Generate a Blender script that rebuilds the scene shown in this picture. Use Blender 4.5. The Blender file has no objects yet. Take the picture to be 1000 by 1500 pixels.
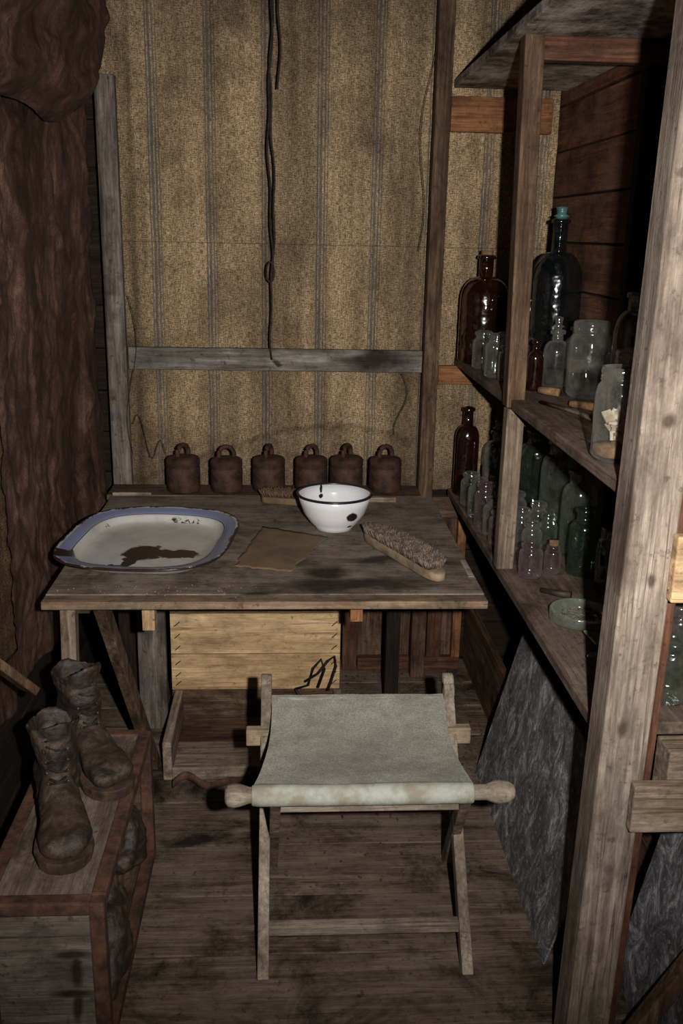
import bpy, math, random
from mathutils import Matrix, Vector, Euler, noise
random.seed(7)
scene=bpy.context.scene
try:
    scene.view_settings.view_transform='Standard'
except Exception: pass

# ------------------------------------------------------------------ materials
MATS={}
def newmat(name):
    m=bpy.data.materials.new(name); m.use_nodes=True
    nt=m.node_tree; nt.nodes.clear()
    out=nt.nodes.new('ShaderNodeOutputMaterial')
    b=nt.nodes.new('ShaderNodeBsdfPrincipled')
    nt.links.new(b.outputs[0],out.inputs[0])
    return m,nt,b,out
def srgb(c):
    f=lambda x:(x/255/12.92) if x/255<=.04045 else ((x/255+.055)/1.055)**2.4
    return (f(c[0]),f(c[1]),f(c[2]),1)
def L(nt,a,b): nt.links.new(a,b)
def math_(nt,op,a,b=None,clamp=False):
    n=nt.nodes.new('ShaderNodeMath'); n.operation=op; n.use_clamp=clamp
    for i,x in enumerate((a,b)):
        if x is None: continue
        if isinstance(x,(int,float)): n.inputs[i].default_value=x
        else: L(nt,x,n.inputs[i])
    return n.outputs[0]
def coord(nt,scale=(1,1,1),loc=(0,0,0),kind='Object'):
    t=nt.nodes.new('ShaderNodeTexCoord'); m=nt.nodes.new('ShaderNodeMapping')
    L(nt,t.outputs[kind],m.inputs[0]); m.inputs['Scale'].default_value=scale; m.inputs['Location'].default_value=loc
    return m.outputs[0]
def noise_(nt,vec,scale=1,detail=6,rough=.6,dist=0):
    n=nt.nodes.new('ShaderNodeTexNoise'); L(nt,vec,n.inputs['Vector'])
    n.inputs['Scale'].default_value=scale; n.inputs['Detail'].default_value=detail
    n.inputs['Roughness'].default_value=rough; n.inputs['Distortion'].default_value=dist
    return n.outputs[0]
def ramp(nt,fac,stops):
    r=nt.nodes.new('ShaderNodeValToRGB'); L(nt,fac,r.inputs[0])
    e=r.color_ramp.elements
    while len(e)<len(stops): e.new(.5)
    for i,(p,c) in enumerate(stops):
        e[i].position=p; e[i].color=c if len(c)==4 else srgb(c)
    return r.outputs[0]
def step(nt,fac,a,b,lo=0,hi=1):
    m=nt.nodes.new('ShaderNodeMapRange'); L(nt,fac,m.inputs[0])
    m.inputs[1].default_value=a; m.inputs[2].default_value=b; m.inputs[3].default_value=lo; m.inputs[4].default_value=hi; m.clamp=True
    return m.outputs[0]
def mix(nt,fac,a,b,mode='MIX'):
    n=nt.nodes.new('ShaderNodeMix'); n.data_type='RGBA'; n.blend_type=mode
    for s,x in ((n.inputs[0],fac),(n.inputs[6],a),(n.inputs[7],b)):
        if isinstance(x,(int,float)): s.default_value=x
        elif isinstance(x,tuple): s.default_value=x if len(x)==4 else srgb(x)
        else: L(nt,x,s)
    return n.outputs[2]
def gain(nt,c,f):
    n=nt.nodes.new('ShaderNodeVectorMath'); n.operation='SCALE'; L(nt,c,n.inputs[0]); L(nt,f,n.inputs['Scale']); return n.outputs[0]
def bump(nt,b,h,strength=.4,dist=.003):
    n=nt.nodes.new('ShaderNodeBump'); L(nt,h,n.inputs['Height'])
    n.inputs['Strength'].default_value=strength; n.inputs['Distance'].default_value=dist
    L(nt,n.outputs[0],b.inputs['Normal'])
def spots(nt,lst,amp=.03,nscale=14,edge=.12,kind='Object'):
    t=nt.nodes.new('ShaderNodeTexCoord'); base=t.outputs[kind]
    n=nt.nodes.new('ShaderNodeTexNoise'); L(nt,base,n.inputs['Vector']); n.inputs['Scale'].default_value=nscale; n.inputs['Detail'].default_value=5
    s=nt.nodes.new('ShaderNodeVectorMath'); s.operation='SUBTRACT'; L(nt,n.outputs[1],s.inputs[0]); s.inputs[1].default_value=(.5,.5,.5)
    sc=nt.nodes.new('ShaderNodeVectorMath'); sc.operation='SCALE'; L(nt,s.outputs[0],sc.inputs[0]); sc.inputs['Scale'].default_value=amp
    ad=nt.nodes.new('ShaderNodeVectorMath'); ad.operation='ADD'; L(nt,base,ad.inputs[0]); L(nt,sc.outputs[0],ad.inputs[1])
    cur=None
    for (x,y,z,rx,ry,rz) in lst:
        u=nt.nodes.new('ShaderNodeVectorMath'); u.operation='SUBTRACT'; L(nt,ad.outputs[0],u.inputs[0]); u.inputs[1].default_value=(x,y,z)
        w=nt.nodes.new('ShaderNodeVectorMath'); w.operation='DIVIDE'; L(nt,u.outputs[0],w.inputs[0]); w.inputs[1].default_value=(rx,ry,rz)
        l=nt.nodes.new('ShaderNodeVectorMath'); l.operation='LENGTH'; L(nt,w.outputs[0],l.inputs[0])
        cur=l.outputs['Value'] if cur is None else math_(nt,'MINIMUM',cur,l.outputs['Value'])
    return step(nt,cur,1+edge,1-edge)

def wood(key,dark,mid,light,axis='X',stain=(30,20,14),amt=.6,seed=0,rough=.85,grain=22,stainlist=None,spec=.15,dust=None,dustamt=.5,samp=.14):
    k=(key,axis,seed)
    if k in MATS: return MATS[k]
    m,nt,b,out=newmat('wood_%s_%s%d'%(key,axis,seed))
    i='XYZ'.index(axis)
    s1=[grain]*3; s1[i]=1.4; s2=[grain*6]*3; s2[i]=9; s4=[20]*3; s4[i]=9
    n1=noise_(nt,coord(nt,tuple(s1),(seed*3.1,seed*1.7,seed*2.3)),1,7,.7,1.2); n2=noise_(nt,coord(nt,tuple(s2),(seed,seed,seed)),1,5,.7)
    f=math_(nt,'ADD',math_(nt,'MULTIPLY',n1,.6),math_(nt,'MULTIPLY',n2,.4))
    c=ramp(nt,f,[(.34,dark),(.5,mid),(.66,light)])
    v3=coord(nt,(1,1,1),(seed*5.3,seed*2.9,seed))
    g1=noise_(nt,coord(nt,tuple(s4),(seed*2,seed,seed*4)),1,8,.75,.5)
    c=gain(nt,c,step(nt,g1,.32,.66,.5,1.25))
    if dust:
        du=noise_(nt,coord(nt,(1,1,1),(seed+9,seed,3)),6,8,.75)
        c=mix(nt,math_(nt,'MULTIPLY',step(nt,du,.42,.62),dustamt),c,dust)
    st=noise_(nt,v3,4.2,9,.72,.4)
    c=mix(nt,math_(nt,'MULTIPLY',step(nt,st,.5,.63),amt),c,stain)
    sp=noise_(nt,v3,55,4,.7)
    c=mix(nt,math_(nt,'MULTIPLY',step(nt,sp,.58,.70),.65),c,stain)
    s5=[grain*2.2]*3; s5[i]=1.0
    cr_=noise_(nt,coord(nt,tuple(s5),(seed*7,seed*3,seed)),1,3,.5,.4)
    ck=step(nt,math_(nt,'ABSOLUTE',math_(nt,'SUBTRACT',cr_,.5)),.012,.003)
    ck=math_(nt,'MULTIPLY',ck,step(nt,g1,.45,.6))
    c=mix(nt,math_(nt,'MULTIPLY',ck,.6),c,(18,12,9))
    if stainlist:
        sf=spots(nt,stainlist,samp,9,.4)
        c=mix(nt,math_(nt,'MULTIPLY',sf,.85),c,stain)
    L(nt,c,b.inputs['Base Color']); b.inputs['Roughness'].default_value=rough
    b.inputs['Specular IOR Level'].default_value=spec
    bump(nt,b,math_(nt,'SUBTRACT',math_(nt,'ADD',f,math_(nt,'MULTIPLY',g1,.5)),math_(nt,'MULTIPLY',ck,.5)),.6,.004)
    MATS[k]=m; return m
def W(kind,axis='X',seed=0,**kw):
    P={'grey':((48,43,40),(96,88,82),(136,128,120)),
       'brown':((38,27,20),(82,63,48),(118,96,76)),
       'red':((38,23,17),(78,51,38),(112,80,60)),
       'orange':((76,46,28),(126,86,56),(158,114,78)),
       'pine':((140,112,80),(184,154,116),(208,182,146)),
       'weath':((64,51,42),(120,104,89),(160,143,126)),
       'post':((66,56,49),(118,105,94),(156,143,130)),
       'dark':((14,10,8),(34,26,20),(58,46,36)),
       'stool':((92,81,70),(134,121,107),(164,151,136)),
       'floor':((40,32,26),(88,74,62),(124,108,93)),
       'wallred':((42,24,17),(98,61,44),(130,88,66)),
       'shelf':((42,33,28),(88,72,62),(126,108,96))}[kind]
    return wood(kind,*P,axis=axis,seed=seed,**kw)
def simple(name,col,col2=None,rough=.6,scale=25,spec=.3,metal=0,b_=.3,bd=.002,detail=6,lo=.4,hi=.62):
    if name in MATS: return MATS[name]
    m,nt,b,out=newmat(name)
    v=coord(nt)
    n=noise_(nt,v,scale,detail,.65)
    c=mix(nt,step(nt,n,lo,hi),col,col2 if col2 else col)
    L(nt,c,b.inputs['Base Color']); b.inputs['Roughness'].default_value=rough; b.inputs['Metallic'].default_value=metal
    b.inputs['Specular IOR Level'].default_value=spec
    if b_: bump(nt,b,noise_(nt,v,scale*4,4,.6),b_,bd)
    MATS[name]=m; return m
def glass(name,tint,body,fac0=.03,rough=.07,dust=.16,edge=.9,pw=2.5,gl_=.09):
    if name in MATS: return MATS[name]
    m,nt,b,out=newmat(name)
    tr=nt.nodes.new('ShaderNodeBsdfTransparent'); tr.inputs[0].default_value=(*tint,1)
    b.inputs['Base Color'].default_value=srgb(body); b.inputs['Roughness'].default_value=rough
    b.inputs['Specular IOR Level'].default_value=1.0
    lw=nt.nodes.new('ShaderNodeLayerWeight'); lw.inputs[0].default_value=.5
    p=math_(nt,'MULTIPLY',math_(nt,'POWER',lw.outputs['Facing'],pw),edge)
    n=noise_(nt,coord(nt),24,7,.75)
    d=math_(nt,'MULTIPLY',step(nt,n,.42,.7),dust)
    f=math_(nt,'ADD',math_(nt,'ADD',p,d),fac0,True)
    gl=nt.nodes.new('ShaderNodeBsdfGlossy'); gl.inputs['Roughness'].default_value=.10; gl.inputs[0].default_value=(1,1,1,1)
    mx=nt.nodes.new('ShaderNodeMixShader'); L(nt,f,mx.inputs[0]); L(nt,tr.outputs[0],mx.inputs[1]); L(nt,b.outputs[0],mx.inputs[2])
    m2=nt.nodes.new('ShaderNodeMixShader'); m2.inputs[0].default_value=gl_; L(nt,mx.outputs[0],m2.inputs[1]); L(nt,gl.outputs[0],m2.inputs[2])
    L(nt,m2.outputs[0],out.inputs[0])
    bp=nt.nodes.new('ShaderNodeBump'); L(nt,noise_(nt,coord(nt),26,2,.5),bp.inputs['Height']); bp.inputs['Strength'].default_value=.45; bp.inputs['Distance'].default_value=.008
    L(nt,bp.outputs[0],b.inputs['Normal']); L(nt,bp.outputs[0],gl.inputs['Normal'])
    MATS[name]=m; return m

# ------------------------------------------------------------------ mesh builder
class MB:
    def __init__(s): s.v=[];s.f=[];s.m=[];s.s=[];s.mats=[]
    def mi(s,mat):
        if mat not in s.mats: s.mats.append(mat)
        return s.mats.index(mat)
    def add(s,vs,fs,mat,smooth=False):
        o=len(s.v); s.v+= [tuple(v) for v in vs]; k=s.mi(mat)
        for f in fs: s.f.append([i+o for i in f]); s.m.append(k); s.s.append(smooth)
    def box(s,c,size,mat,rot=(0,0,0)):
        R=Euler(rot).to_matrix(); c=Vector(c); vs=[]
        for x in (-.5,.5):
            for y in (-.5,.5):
                for z in (-.5,.5): vs.append(c+R@Vector((x*size[0],y*size[1],z*size[2])))
        s.add(vs,[(0,1,3,2),(4,6,7,5),(0,4,5,1),(2,3,7,6),(0,2,6,4),(1,5,7,3)],mat)
    def rng(s,x0,x1,y0,y1,z0,z1,mat,rot=(0,0,0)):
        s.box(((x0+x1)/2,(y0+y1)/2,(z0+z1)/2),(x1-x0,y1-y0,z1-z0),mat,rot)
    def beam(s,p1,p2,w,d,mat,up=(0,0,1)):
        p1=Vector(p1);p2=Vector(p2); D=(p2-p1).normalized(); U=Vector(up)
        if abs(D.dot(U))>.95: U=Vector((0,1,0))
        A=D.cross(U).normalized(); B=A.cross(D).normalized()
        vs=[]
        for p in (p1,p2):
            for a,b in ((-1,-1),(1,-1),(1,1),(-1,1)): vs.append(p+A*a*w/2+B*b*d/2)
        s.add(vs,[(3,2,1,0),(4,5,6,7),(0,1,5,4),(1,2,6,5),(2,3,7,6),(3,0,4,7)],mat)
    def lathe(s,prof,c,mat,seg=32,rot=None):
        vs=[];fs=[]; c=Vector(c); n=len(prof)
        R=Euler(rot).to_matrix() if rot else None
        for (r,z) in prof:
            for i in range(seg):
                a=2*math.pi*i/seg; p=Vector((r*math.cos(a),r*math.sin(a),z))
                if R: p=R@p
                vs.append(c+p)
        for j in range(n-1):
            for i in range(seg):
                k=(i+1)%seg; fs.append((j*seg+i,j*seg+k,(j+1)*seg+k,(j+1)*seg+i))
        s.add(vs,fs,mat,True)
    def tube(s,pts,r,mat,seg=8,caps=True):
        pts=[Vector(p) for p in pts]; vs=[];fs=[]
        rr=r if isinstance(r,(list,tuple)) else [r]*len(pts)
        for j,p in enumerate(pts):
            D=(pts[min(j+1,len(pts)-1)]-pts[max(j-1,0)]).normalized()
            U=Vector((0,0,1)) if abs(D.z)<.9 else Vector((0,1,0))
            A=D.cross(U).normalized();B=A.cross(D).normalized()
            for i in range(seg):
                a=2*math.pi*i/seg; vs.append(p+(A*math.cos(a)+B*math.sin(a))*rr[j])
        for j in range(len(pts)-1):
            for i in range(seg):
                k=(i+1)%seg; fs.append((j*seg+i,j*seg+k,(j+1)*seg+k,(j+1)*seg+i))
        if caps: fs.append(tuple(range(seg))[::-1]); fs.append(tuple(range((len(pts)-1)*seg,len(pts)*seg)))
        s.add(vs,fs,mat,True)
    def grid(s,fn,nu,nv,mat,smooth=True):
        vs=[fn(i/nu,j/nv) for j in range(nv+1) for i in range(nu+1)]
        fs=[(j*(nu+1)+i,j*(nu+1)+i+1,(j+1)*(nu+1)+i+1,(j+1)*(nu+1)+i) for j in range(nv) for i in range(nu)]
        s.add(vs,fs,mat,smooth)
    def loft(s,rings,mat,smooth=True,caps=True):
        n=len(rings[0]); vs=[p for r in rings for p in r]; fs=[]
        for j in range(len(rings)-1):
            for i in range(n):
                k=(i+1)%n; fs.append((j*n+i,j*n+k,(j+1)*n+k,(j+1)*n+i))
        if caps: fs.append(tuple(range(n))[::-1]); fs.append(tuple(range((len(rings)-1)*n,len(rings)*n)))
        s.add(vs,fs,mat,smooth)
    def obj(s,name,bevel=0,origin=None,parent=None,solid=0):
        me=bpy.data.meshes.new(name)
        if origin is None:
            xs=[v[0] for v in s.v];ys=[v[1] for v in s.v];zs=[v[2] for v in s.v]
            origin=((min(xs)+max(xs))/2,(min(ys)+max(ys))/2,min(zs))
        o=Vector(origin)
        me.from_pydata([Vector(v)-o for v in s.v],[],s.f); 
        for m in s.mats: me.materials.append(m)
        for p,mi,sm in zip(me.polygons,s.m,s.s): p.material_index=mi; p.use_smooth=sm
        me.update()
        ob=bpy.data.objects.new(name,me); ob.location=o
        scene.collection.objects.link(ob)
        if solid:
            md=ob.modifiers.new('solid','SOLIDIFY'); md.thickness=solid; md.offset=0
        if bevel:
            md=ob.modifiers.new('bevel','BEVEL'); md.width=bevel; md.segments=2; md.limit_method='ANGLE'; md.angle_limit=math.radians(50)
        if parent: ob.parent=parent
        return ob
def fbm(x,y,z=0,o=4): return noise.fractal(Vector((x,y,z)),1.0,2.0,o)
def ridge(x,y,z=0): return 1-min(1,abs(fbm(x,y,z,3))*3.2)

# ------------------------------------------------------------------ room shell
b=MB(); y=-0.5; i=0
while y<3.15:
    w=random.choice((.17,.19,.16,.2)); 
    b.rng(-.67,.85,y+.0015,min(y+w,3.17)-.0015,-.03,random.uniform(-.002,.0),W('floor','X',i%3,amt=.92,stain=(21,16,13),dust=(120,107,93),dustamt=.5)); y+=w; i+=1
b.rng(-.75,.95,-.5,3.3,-.05,-.03,W('dark','X'))
b.obj('floor',.002,origin=(0,0,0))
b=MB(); 
z=0;i=0
while z<2.44:
    b.rng(-.67,.85,3.17,3.2,z+.002,min(z+.14,2.45)-.002,W('dark','X',i%2)); z+=.14;i+=1
b.rng(-.75,.95,3.2,3.22,0,2.45,W('dark','X'))
b.obj('wall_back',.002,origin=(0,3.2,0))
b=MB(); z=0;i=0
while z<2.44:
    dx=random.uniform(0,.006); hh=.135
    ys=[-.5,random.uniform(1.9,2.3),3.17]
    for q in range(2):
        b.rng(.852-dx-random.uniform(0,.003),.88,ys[q]+.001,ys[q+1]-.001,z+.003,min(z+hh,2.45)-.003,W('wallred','Y',(i+q)%3,amt=.6,dust=(110,86,72),dustamt=.5))
    z+=hh;i+=1
b.rng(.88,.9,-.5,3.2,0,2.45,W('dark','Y'))
b.obj('wall_right',.003,origin=(.88,1.5,0))
b=MB(); z=0;i=0
while z<2.44:
    b.rng(-.70,-.67,-.5,3.17,z+.002,min(z+.15,2.45)-.002,W('dark','Y',i%2)); z+=.15;i+=1
b.rng(-.72,-.70,-.5,3.2,0,2.45,W('dark','Y'))
b.obj('wall_left',.002,origin=(-.7,1.5,0))
b=MB(); y=-.5;i=0
while y<3.2:
    b.rng(-.72,.9,y+.002,y+.18-.002,2.45,2.48,W('dark','X',i%2)); y+=.18;i+=1
b.obj('ceiling',.002,origin=(0,1.5,2.45))

# ------------------------------------------------------------------ curtain (striped burlap)
def burlap(name,base,dark,light,stripes=True,thread=230,k=.6):
    if name in MATS: return MATS[name]
    m,nt,b,out=newmat(name)
    t=nt.nodes.new('ShaderNodeTexCoord'); sp=nt.nodes.new('ShaderNodeSeparateXYZ'); L(nt,t.outputs['UV'],sp.inputs[0])
    def mp(sx,sy):
        v=nt.nodes.new('ShaderNodeMapping'); L(nt,t.outputs['UV'],v.inputs[0]); v.inputs['Scale'].default_value=(sx,sy,1); return v.outputs[0]
    a=noise_(nt,mp(thread*1.5,thread*.22),1,2,.5); c2=noise_(nt,mp(thread*.3,thread*1.5),1,2,.5); c3=noise_(nt,mp(thread*1.4,thread*1.4),1,2,.5)
    wv=math_(nt,'ADD',math_(nt,'ADD',math_(nt,'MULTIPLY',a,.28),math_(nt,'MULTIPLY',c2,.30)),math_(nt,'MULTIPLY',c3,.42))
    c=ramp(nt,wv,[(.41,dark),(.5,base),(.59,light)])
    big=noise_(nt,t.outputs['UV'],3.2,9,.72,.5)
    c=mix(nt,math_(nt,'MULTIPLY',step(nt,big,.47,.67),k),c,(58,45,33))
    st=noise_(nt,mp(9,.7),1,8,.7)
    c=gain(nt,c,step(nt,st,.32,.66,1.22,.55))
    st2=noise_(nt,mp(40,3),1,5,.7); c=gain(nt,c,step(nt,st2,.35,.65,1.1,.8))
    if stripes:
        x=math_(nt,'MODULO',math_(nt,'ADD',sp.outputs[0],.430+.1725*10),.1725)
        fac=None
        for c0,hw in ((.006,.0022),(.0160,.0038),(.0275,.0022),(.0365,.0014)):
            d=math_(nt,'ABSOLUTE',math_(nt,'SUBTRACT',x,c0))
            s=step(nt,d,hw+.0012,hw-.0008)
            fac=s if fac is None else math_(nt,'MAXIMUM',fac,s)
        br=step(nt,math_(nt,'ADD',math_(nt,'MULTIPLY',c2,.5),math_(nt,'MULTIPLY',c3,.5)),.42,.54)
        fade=step(nt,noise_(nt,mp(16,2.5),1,6,.65),.36,.62)
        fac=math_(nt,'MULTIPLY',math_(nt,'MULTIPLY',fac,math_(nt,'ADD',math_(nt,'MULTIPLY',br,.5),.45)),math_(nt,'ADD',math_(nt,'MULTIPLY',fade,.5),.45))
        c=mix(nt,fac,c,(54,66,76))
        d=math_(nt,'ABSOLUTE',math_(nt,'SUBTRACT',sp.outputs[1],1.462)); c=mix(nt,math_(nt,'MULTIPLY',step(nt,d,.002,.0006),.5),c,(40,30,20))
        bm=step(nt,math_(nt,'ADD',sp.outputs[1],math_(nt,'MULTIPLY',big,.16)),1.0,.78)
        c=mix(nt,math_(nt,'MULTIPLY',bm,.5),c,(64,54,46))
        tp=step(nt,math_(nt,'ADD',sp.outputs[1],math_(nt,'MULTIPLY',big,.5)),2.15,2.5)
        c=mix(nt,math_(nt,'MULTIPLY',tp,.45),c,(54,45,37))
        sf=spots(nt,[(-.03,1.3,0,.05,.5,1),(.40,1.2,0,.04,.7,1),(.33,1.5,0,.03,.3,1),(-.48,.9,0,.04,.6,1),(.02,1.9,0,.06,.3,1)],.12,5,.9,kind='UV')
        c=mix(nt,math_(nt,'MULTIPLY',sf,.5),c,(50,41,32))
    L(nt,c,b.inputs['Base Color']); b.inputs['Roughness'].default_value=.95; b.inputs['Specular IOR Level'].default_value=.05
    bump(nt,b,wv,.7,.003)
    MATS[name]=m; return m
def setuv(ob,fn):
    me=ob.data; uv=me.uv_layers.new(name='UVMap')
    for l in me.loops:
        co=me.vertices[l.vertex_index].co+ob.location; uv.data[l.index].uv=fn(co)
b=MB()
def cur(u,v):
    x=-.57+u*1.41; z=.66+v*1.76
    ph=x*21+1.1*math.sin(z*1.3+x*4)+1.2
    fold=math.sin(ph)
    y=3.113+.020*fold*(.6+.4*math.sin(x*5+1))+.018*fbm(x*6,z*.7,2)+.006*fbm(x*3,z*4,5)
    y-=.010*max(0,ridge(x*2.2+z*.6,z*1.6,3)-.55)/.45
    lo=max(0,(1.0-z)/.3)
    y-=.035*lo*max(0,fbm(x*3+z*6,z*11-x*5,9))
    y-=.024*math.exp(-((z-.80-.10*math.sin(x*4+1))/.025)**2)*(1 if x<.42 else 0)
    y-= .028*math.exp(-((x+.46)/.025)**2)
    return (x,max(3.062,min(y,3.158)),z)
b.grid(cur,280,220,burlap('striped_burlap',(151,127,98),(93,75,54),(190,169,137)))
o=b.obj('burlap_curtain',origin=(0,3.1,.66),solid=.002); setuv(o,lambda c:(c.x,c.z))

# left cloth hanging (dark brown wrinkled fabric)
m,nt,bb,out=newmat('left_cloth_mat')
n=noise_(nt,coord(nt,(2.2,2.2,.8)),4,10,.72,1.0); n2=noise_(nt,coord(nt),200,3,.6); n3=noise_(nt,coord(nt),14,8,.72,.6)
c=ramp(nt,n,[(.34,(30,19,16)),(.5,(70,47,39)),(.66,(108,79,67))])
c=gain(nt,c,step(nt,n3,.35,.65,.55,1.2))
c=mix(nt,math_(nt,'MULTIPLY',step(nt,n2,.48,.62),.4),c,(26,17,14))
L(nt,c,bb.inputs['Base Color']); bb.inputs['Roughness'].default_value=.62; bb.inputs['Specular IOR Level'].default_value=.35
bump(nt,bb,math_(nt,'ADD',n3,math_(nt,'MULTIPLY',n2,.25)),.7,.008); CLOTH=m
b=MB()
def lc(u,v):
    y=1.3+u*1.68; z=.42+v*1.75
    x=-.640+.012*fbm(y*3.2,z*1.3,4)+.010*math.sin(y*19+1.8*math.sin(z*2.2)+2*fbm(y*2,z,1))
    x+=.018*max(0,ridge(y*3.0+z*.5,z*1.5,7)-.5)*2*.7+.010*max(0,ridge(y*6-z*1.5,z*4,2)-.45)+.006*fbm(y*12,z*9,5,4)
    k=max(0,min(1,(y-2.68)/.28)); x+=.045*k*k*(3-2*k)
    k2=max(0,(z-1.0)/1.0); x+=.02*k2
    return (max(x,-.664),y,z)
b.grid(lc,320,280,CLOTH); b.obj('brown_cloth_drape',solid=.002)
b=MB()
def sw(u,v):
    y=1.45+u*1.40; a=v*math.pi*.97
    zc=2.07-.10*math.sin(u*math.pi*.9+.3)-.03*math.sin(u*9)
    r=.095+.02*fbm(y*4,v*2,3)
    x=-.60+r*math.sin(a)+.010*fbm(y*7,a*3,8)+.012*math.sin(a*7+y*4+fbm(y*2,a)*2)*math.sin(a)+.010*(ridge(y*3,a*1.6+y*2,4)-.5)*math.sin(a)
    z=zc+.24*math.cos(a)+.02*math.sin(y*17)*math.sin(a)
    return (max(x,-.655),y,z)
b.grid(sw,200,140,CLOTH); b.obj('cloth_swag',solid=.002)
b=MB()
b.grid(lambda u,v:(-.597+.010*fbm(u*3,v*9,3)+.004*math.sin(u*14),1.25+u*.70+.03*fbm(v*7,3,1),.60+v*(.66-.05*u)),60,60,burlap('plain_burlap',(78,62,44),(44,33,24),(104,86,62),False,220))
o=b.obj('burlap_sack_sheet',solid=.002); setuv(o,lambda c:(c.y,c.z))

# ------------------------------------------------------------------ wall frame posts
b=MB()
b.rng(-.565,-.505,3.02,3.055,.0,1.93,W('grey','Z',1,stain=(40,32,26)))
b.obj('wall_post',.004)
b=MB(); b.rng(.437,.485,3.0,3.05,0,2.45,W('brown','Z',2,amt=.7)); b.obj('wall_post',.004)
b=MB(); b.rng(-.500,.435,3.025,3.05,1.072,1.142,wood('greyrail',(70,64,60),(114,108,102),(154,147,140),'X',stain=(26,18,14),amt=.3,seed=3,stainlist=[(.325,0,.035,.11,.1,.035),(-.0,0,.02,.02,.1,.008)]))
b.obj('wall_rail',.003)
b=MB(); C=simple('cord_mat',(30,24,20),(52,42,34),.9,60)
for k,(x0,zb,ph) in enumerate(((-.045,1.11,0),(-.052,1.35,1.4),(-.03,1.9,2.2))):
    pts=[]
    n=40
    for i in range(n+1):
        t=i/n; z=2.45+(zb-2.45)*t
        pts.append((x0+.006*math.sin(z*9+ph)+.003*math.sin(z*31+ph),3.005+.003*math.sin(z*20),z))
    b.tube(pts,.0028,C,6)
b.tube([(-.052+.012*math.sin(a),3.005,1.38-.03*math.cos(a)) for a in [i*.4 for i in range(17)]],.0028,C,6)
b.obj('hanging_cord')
b=MB()
b.tube([(.37+.02*math.sin(t*5),3.018,1.07-t*.2) for t in [i/12 for i in range(13)]],.0012,C,5)
b.tube([(.43-.03*t+.015*math.sin(t*9),3.018,2.2-t*.75) for t in [i/24 for i in range(25)]],.0012,C,5)
b.tube([(-.49+.02*math.sin(t*6),3.01,1.3-t*.5) for t in [i/14 for i in range(15)]],.0012,C,5)
b.tube([(-.49+.10*t,3.01,.90-.12*t+.05*math.sin(t*9)) for t in [i/14 for i in range(15)]],.0012,C,5)
b.obj('hanging_wire')

# ------------------------------------------------------------------ shelving unit
b=MB()
SH=dict(amt=.55,dust=(122,107,95),dustamt=.5,stain=(26,18,14))
b.rng(.545,.845,1.46,3.055,.655,.68,W('shelf','Y',1,**SH))
b.rng(.545,.845,1.46,3.055,1.095,1.12,W('shelf','Y',2,**SH))
b.rng(.50,.845,1.50,3.055,1.925,1.95,W('shelf','Y',3,amt=.5,stain=(40,30,26),dust=(196,186,176),dustamt=.9))  # pale scuffs, colour lifted to make up for grazing light on the underside
b.beam((.540,2.27,1.97),(.557,2.27,1.10),.045,.05,W('brown','Z',4,amt=.4))
b.rng(.538,.582,2.25,2.29,.68,1.095,W('weath','Z',5,amt=.4))
b.rng(.562,.845,2.25,2.285,1.875,1.925,W('red','X',6,amt=.3))
b.rng(.565,.845,2.262,2.28,1.05,1.095,W('brown','X',2))
b.rng(.49,.80,3.03,3.052,1.80,1.90,W('orange','X',7,amt=.5))
b.rng(.49,.845,3.03,3.052,1.035,1.095,W('orange','X',8,amt=.5))
b.rng(.49,.845,3.03,3.052,.58,.655,W('brown','X',8))
pm=W('post','Z',9,amt=.5,stain=(58,47,39),samp=.03,stainlist=[(-.125,-.93,1.24,.009,.06,.012),(-.14,-.93,.72,.008,.06,.015),(-.12,-.93,.98,.006,.06,.010),(-.13,-.93,1.75,.009,.06,.014),(-.165,-.93,1.05,.005,.06,.10)])
b.beam((.590,1.41,2.45),(.560,1.41,0),.08,.07,pm,up=(0,1,0))
b.beam((.642,1.42,2.0),(.613,1.42,0),.02,.04,W('red','Z',3,amt=.4),up=(0,1,0))
b.rng(.585,.845,1.352,1.374,.53,.62,W('weath','X',2,amt=.5,stain=(70,52,38)))
b.rng(.605,.845,1.352,1.374,.95,1.06,W('pine','X',3,amt=.6,stain=(80,60,40)))
b.rng(.66,.845,1.40,1.46,.56,.655,W('weath','X',4,amt=.6,stain=(80,60,44)))
b.beam((.60,1.36,.02),(.84,1.36,.45),.03,.03,W('brown','Z',1))
b.rng(.80,.845,2.25,2.29,0,.655,W('dark','Z',0))
b.rng(.80,.845,2.25,2.29,.68,1.095,W('dark','Z',0))
b.rng(.80,.845,2.25,2.29,1.12,1.87,W('dark','Z',0))
b.obj('shelving_unit',.003,origin=(.7,2.3,0))
b=MB(); b.rng(.65,.67,2.45,3.15,0,.24,W('brown','Y',5,amt=.8)); b.obj('trim_1',.002)

def sheetmat():
    m,nt,bb,out=newmat('galvanised_sheet')
    n=noise_(nt,coord(nt,(1.2,1.2,.8)),15,10,.85,1.0); n2=noise_(nt,coord(nt,(1,1,1),(3,3,3)),5,8,.7); n3=noise_(nt,coord(nt),75,4,.7)
    c=ramp(nt,n,[(.38,(48,45,45)),(.5,(92,91,94)),(.56,(132,132,136)),(.62,(190,190,192))])
    c=mix(nt,math_(nt,'MULTIPLY',step(nt,n2,.5,.64),.55),c,(66,56,49))
    c=mix(nt,math_(nt,'MULTIPLY',step(nt,n3,.58,.66),.5),c,(176,174,170))
    L(nt,c,bb.inputs['Base Color']); bb.inputs['Roughness'].default_value=.65; bb.inputs['Metallic'].default_value=.0
    bump(nt,bb,n,.4,.003); return m
SM=sheetmat()
def sh(x0,y0,y1,x1,z1,ins=.08):
    return [(x0,y0,0),(x0,y1,0),(x1,y1-ins,z1),(x1,y0-ins,z1)]
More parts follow.
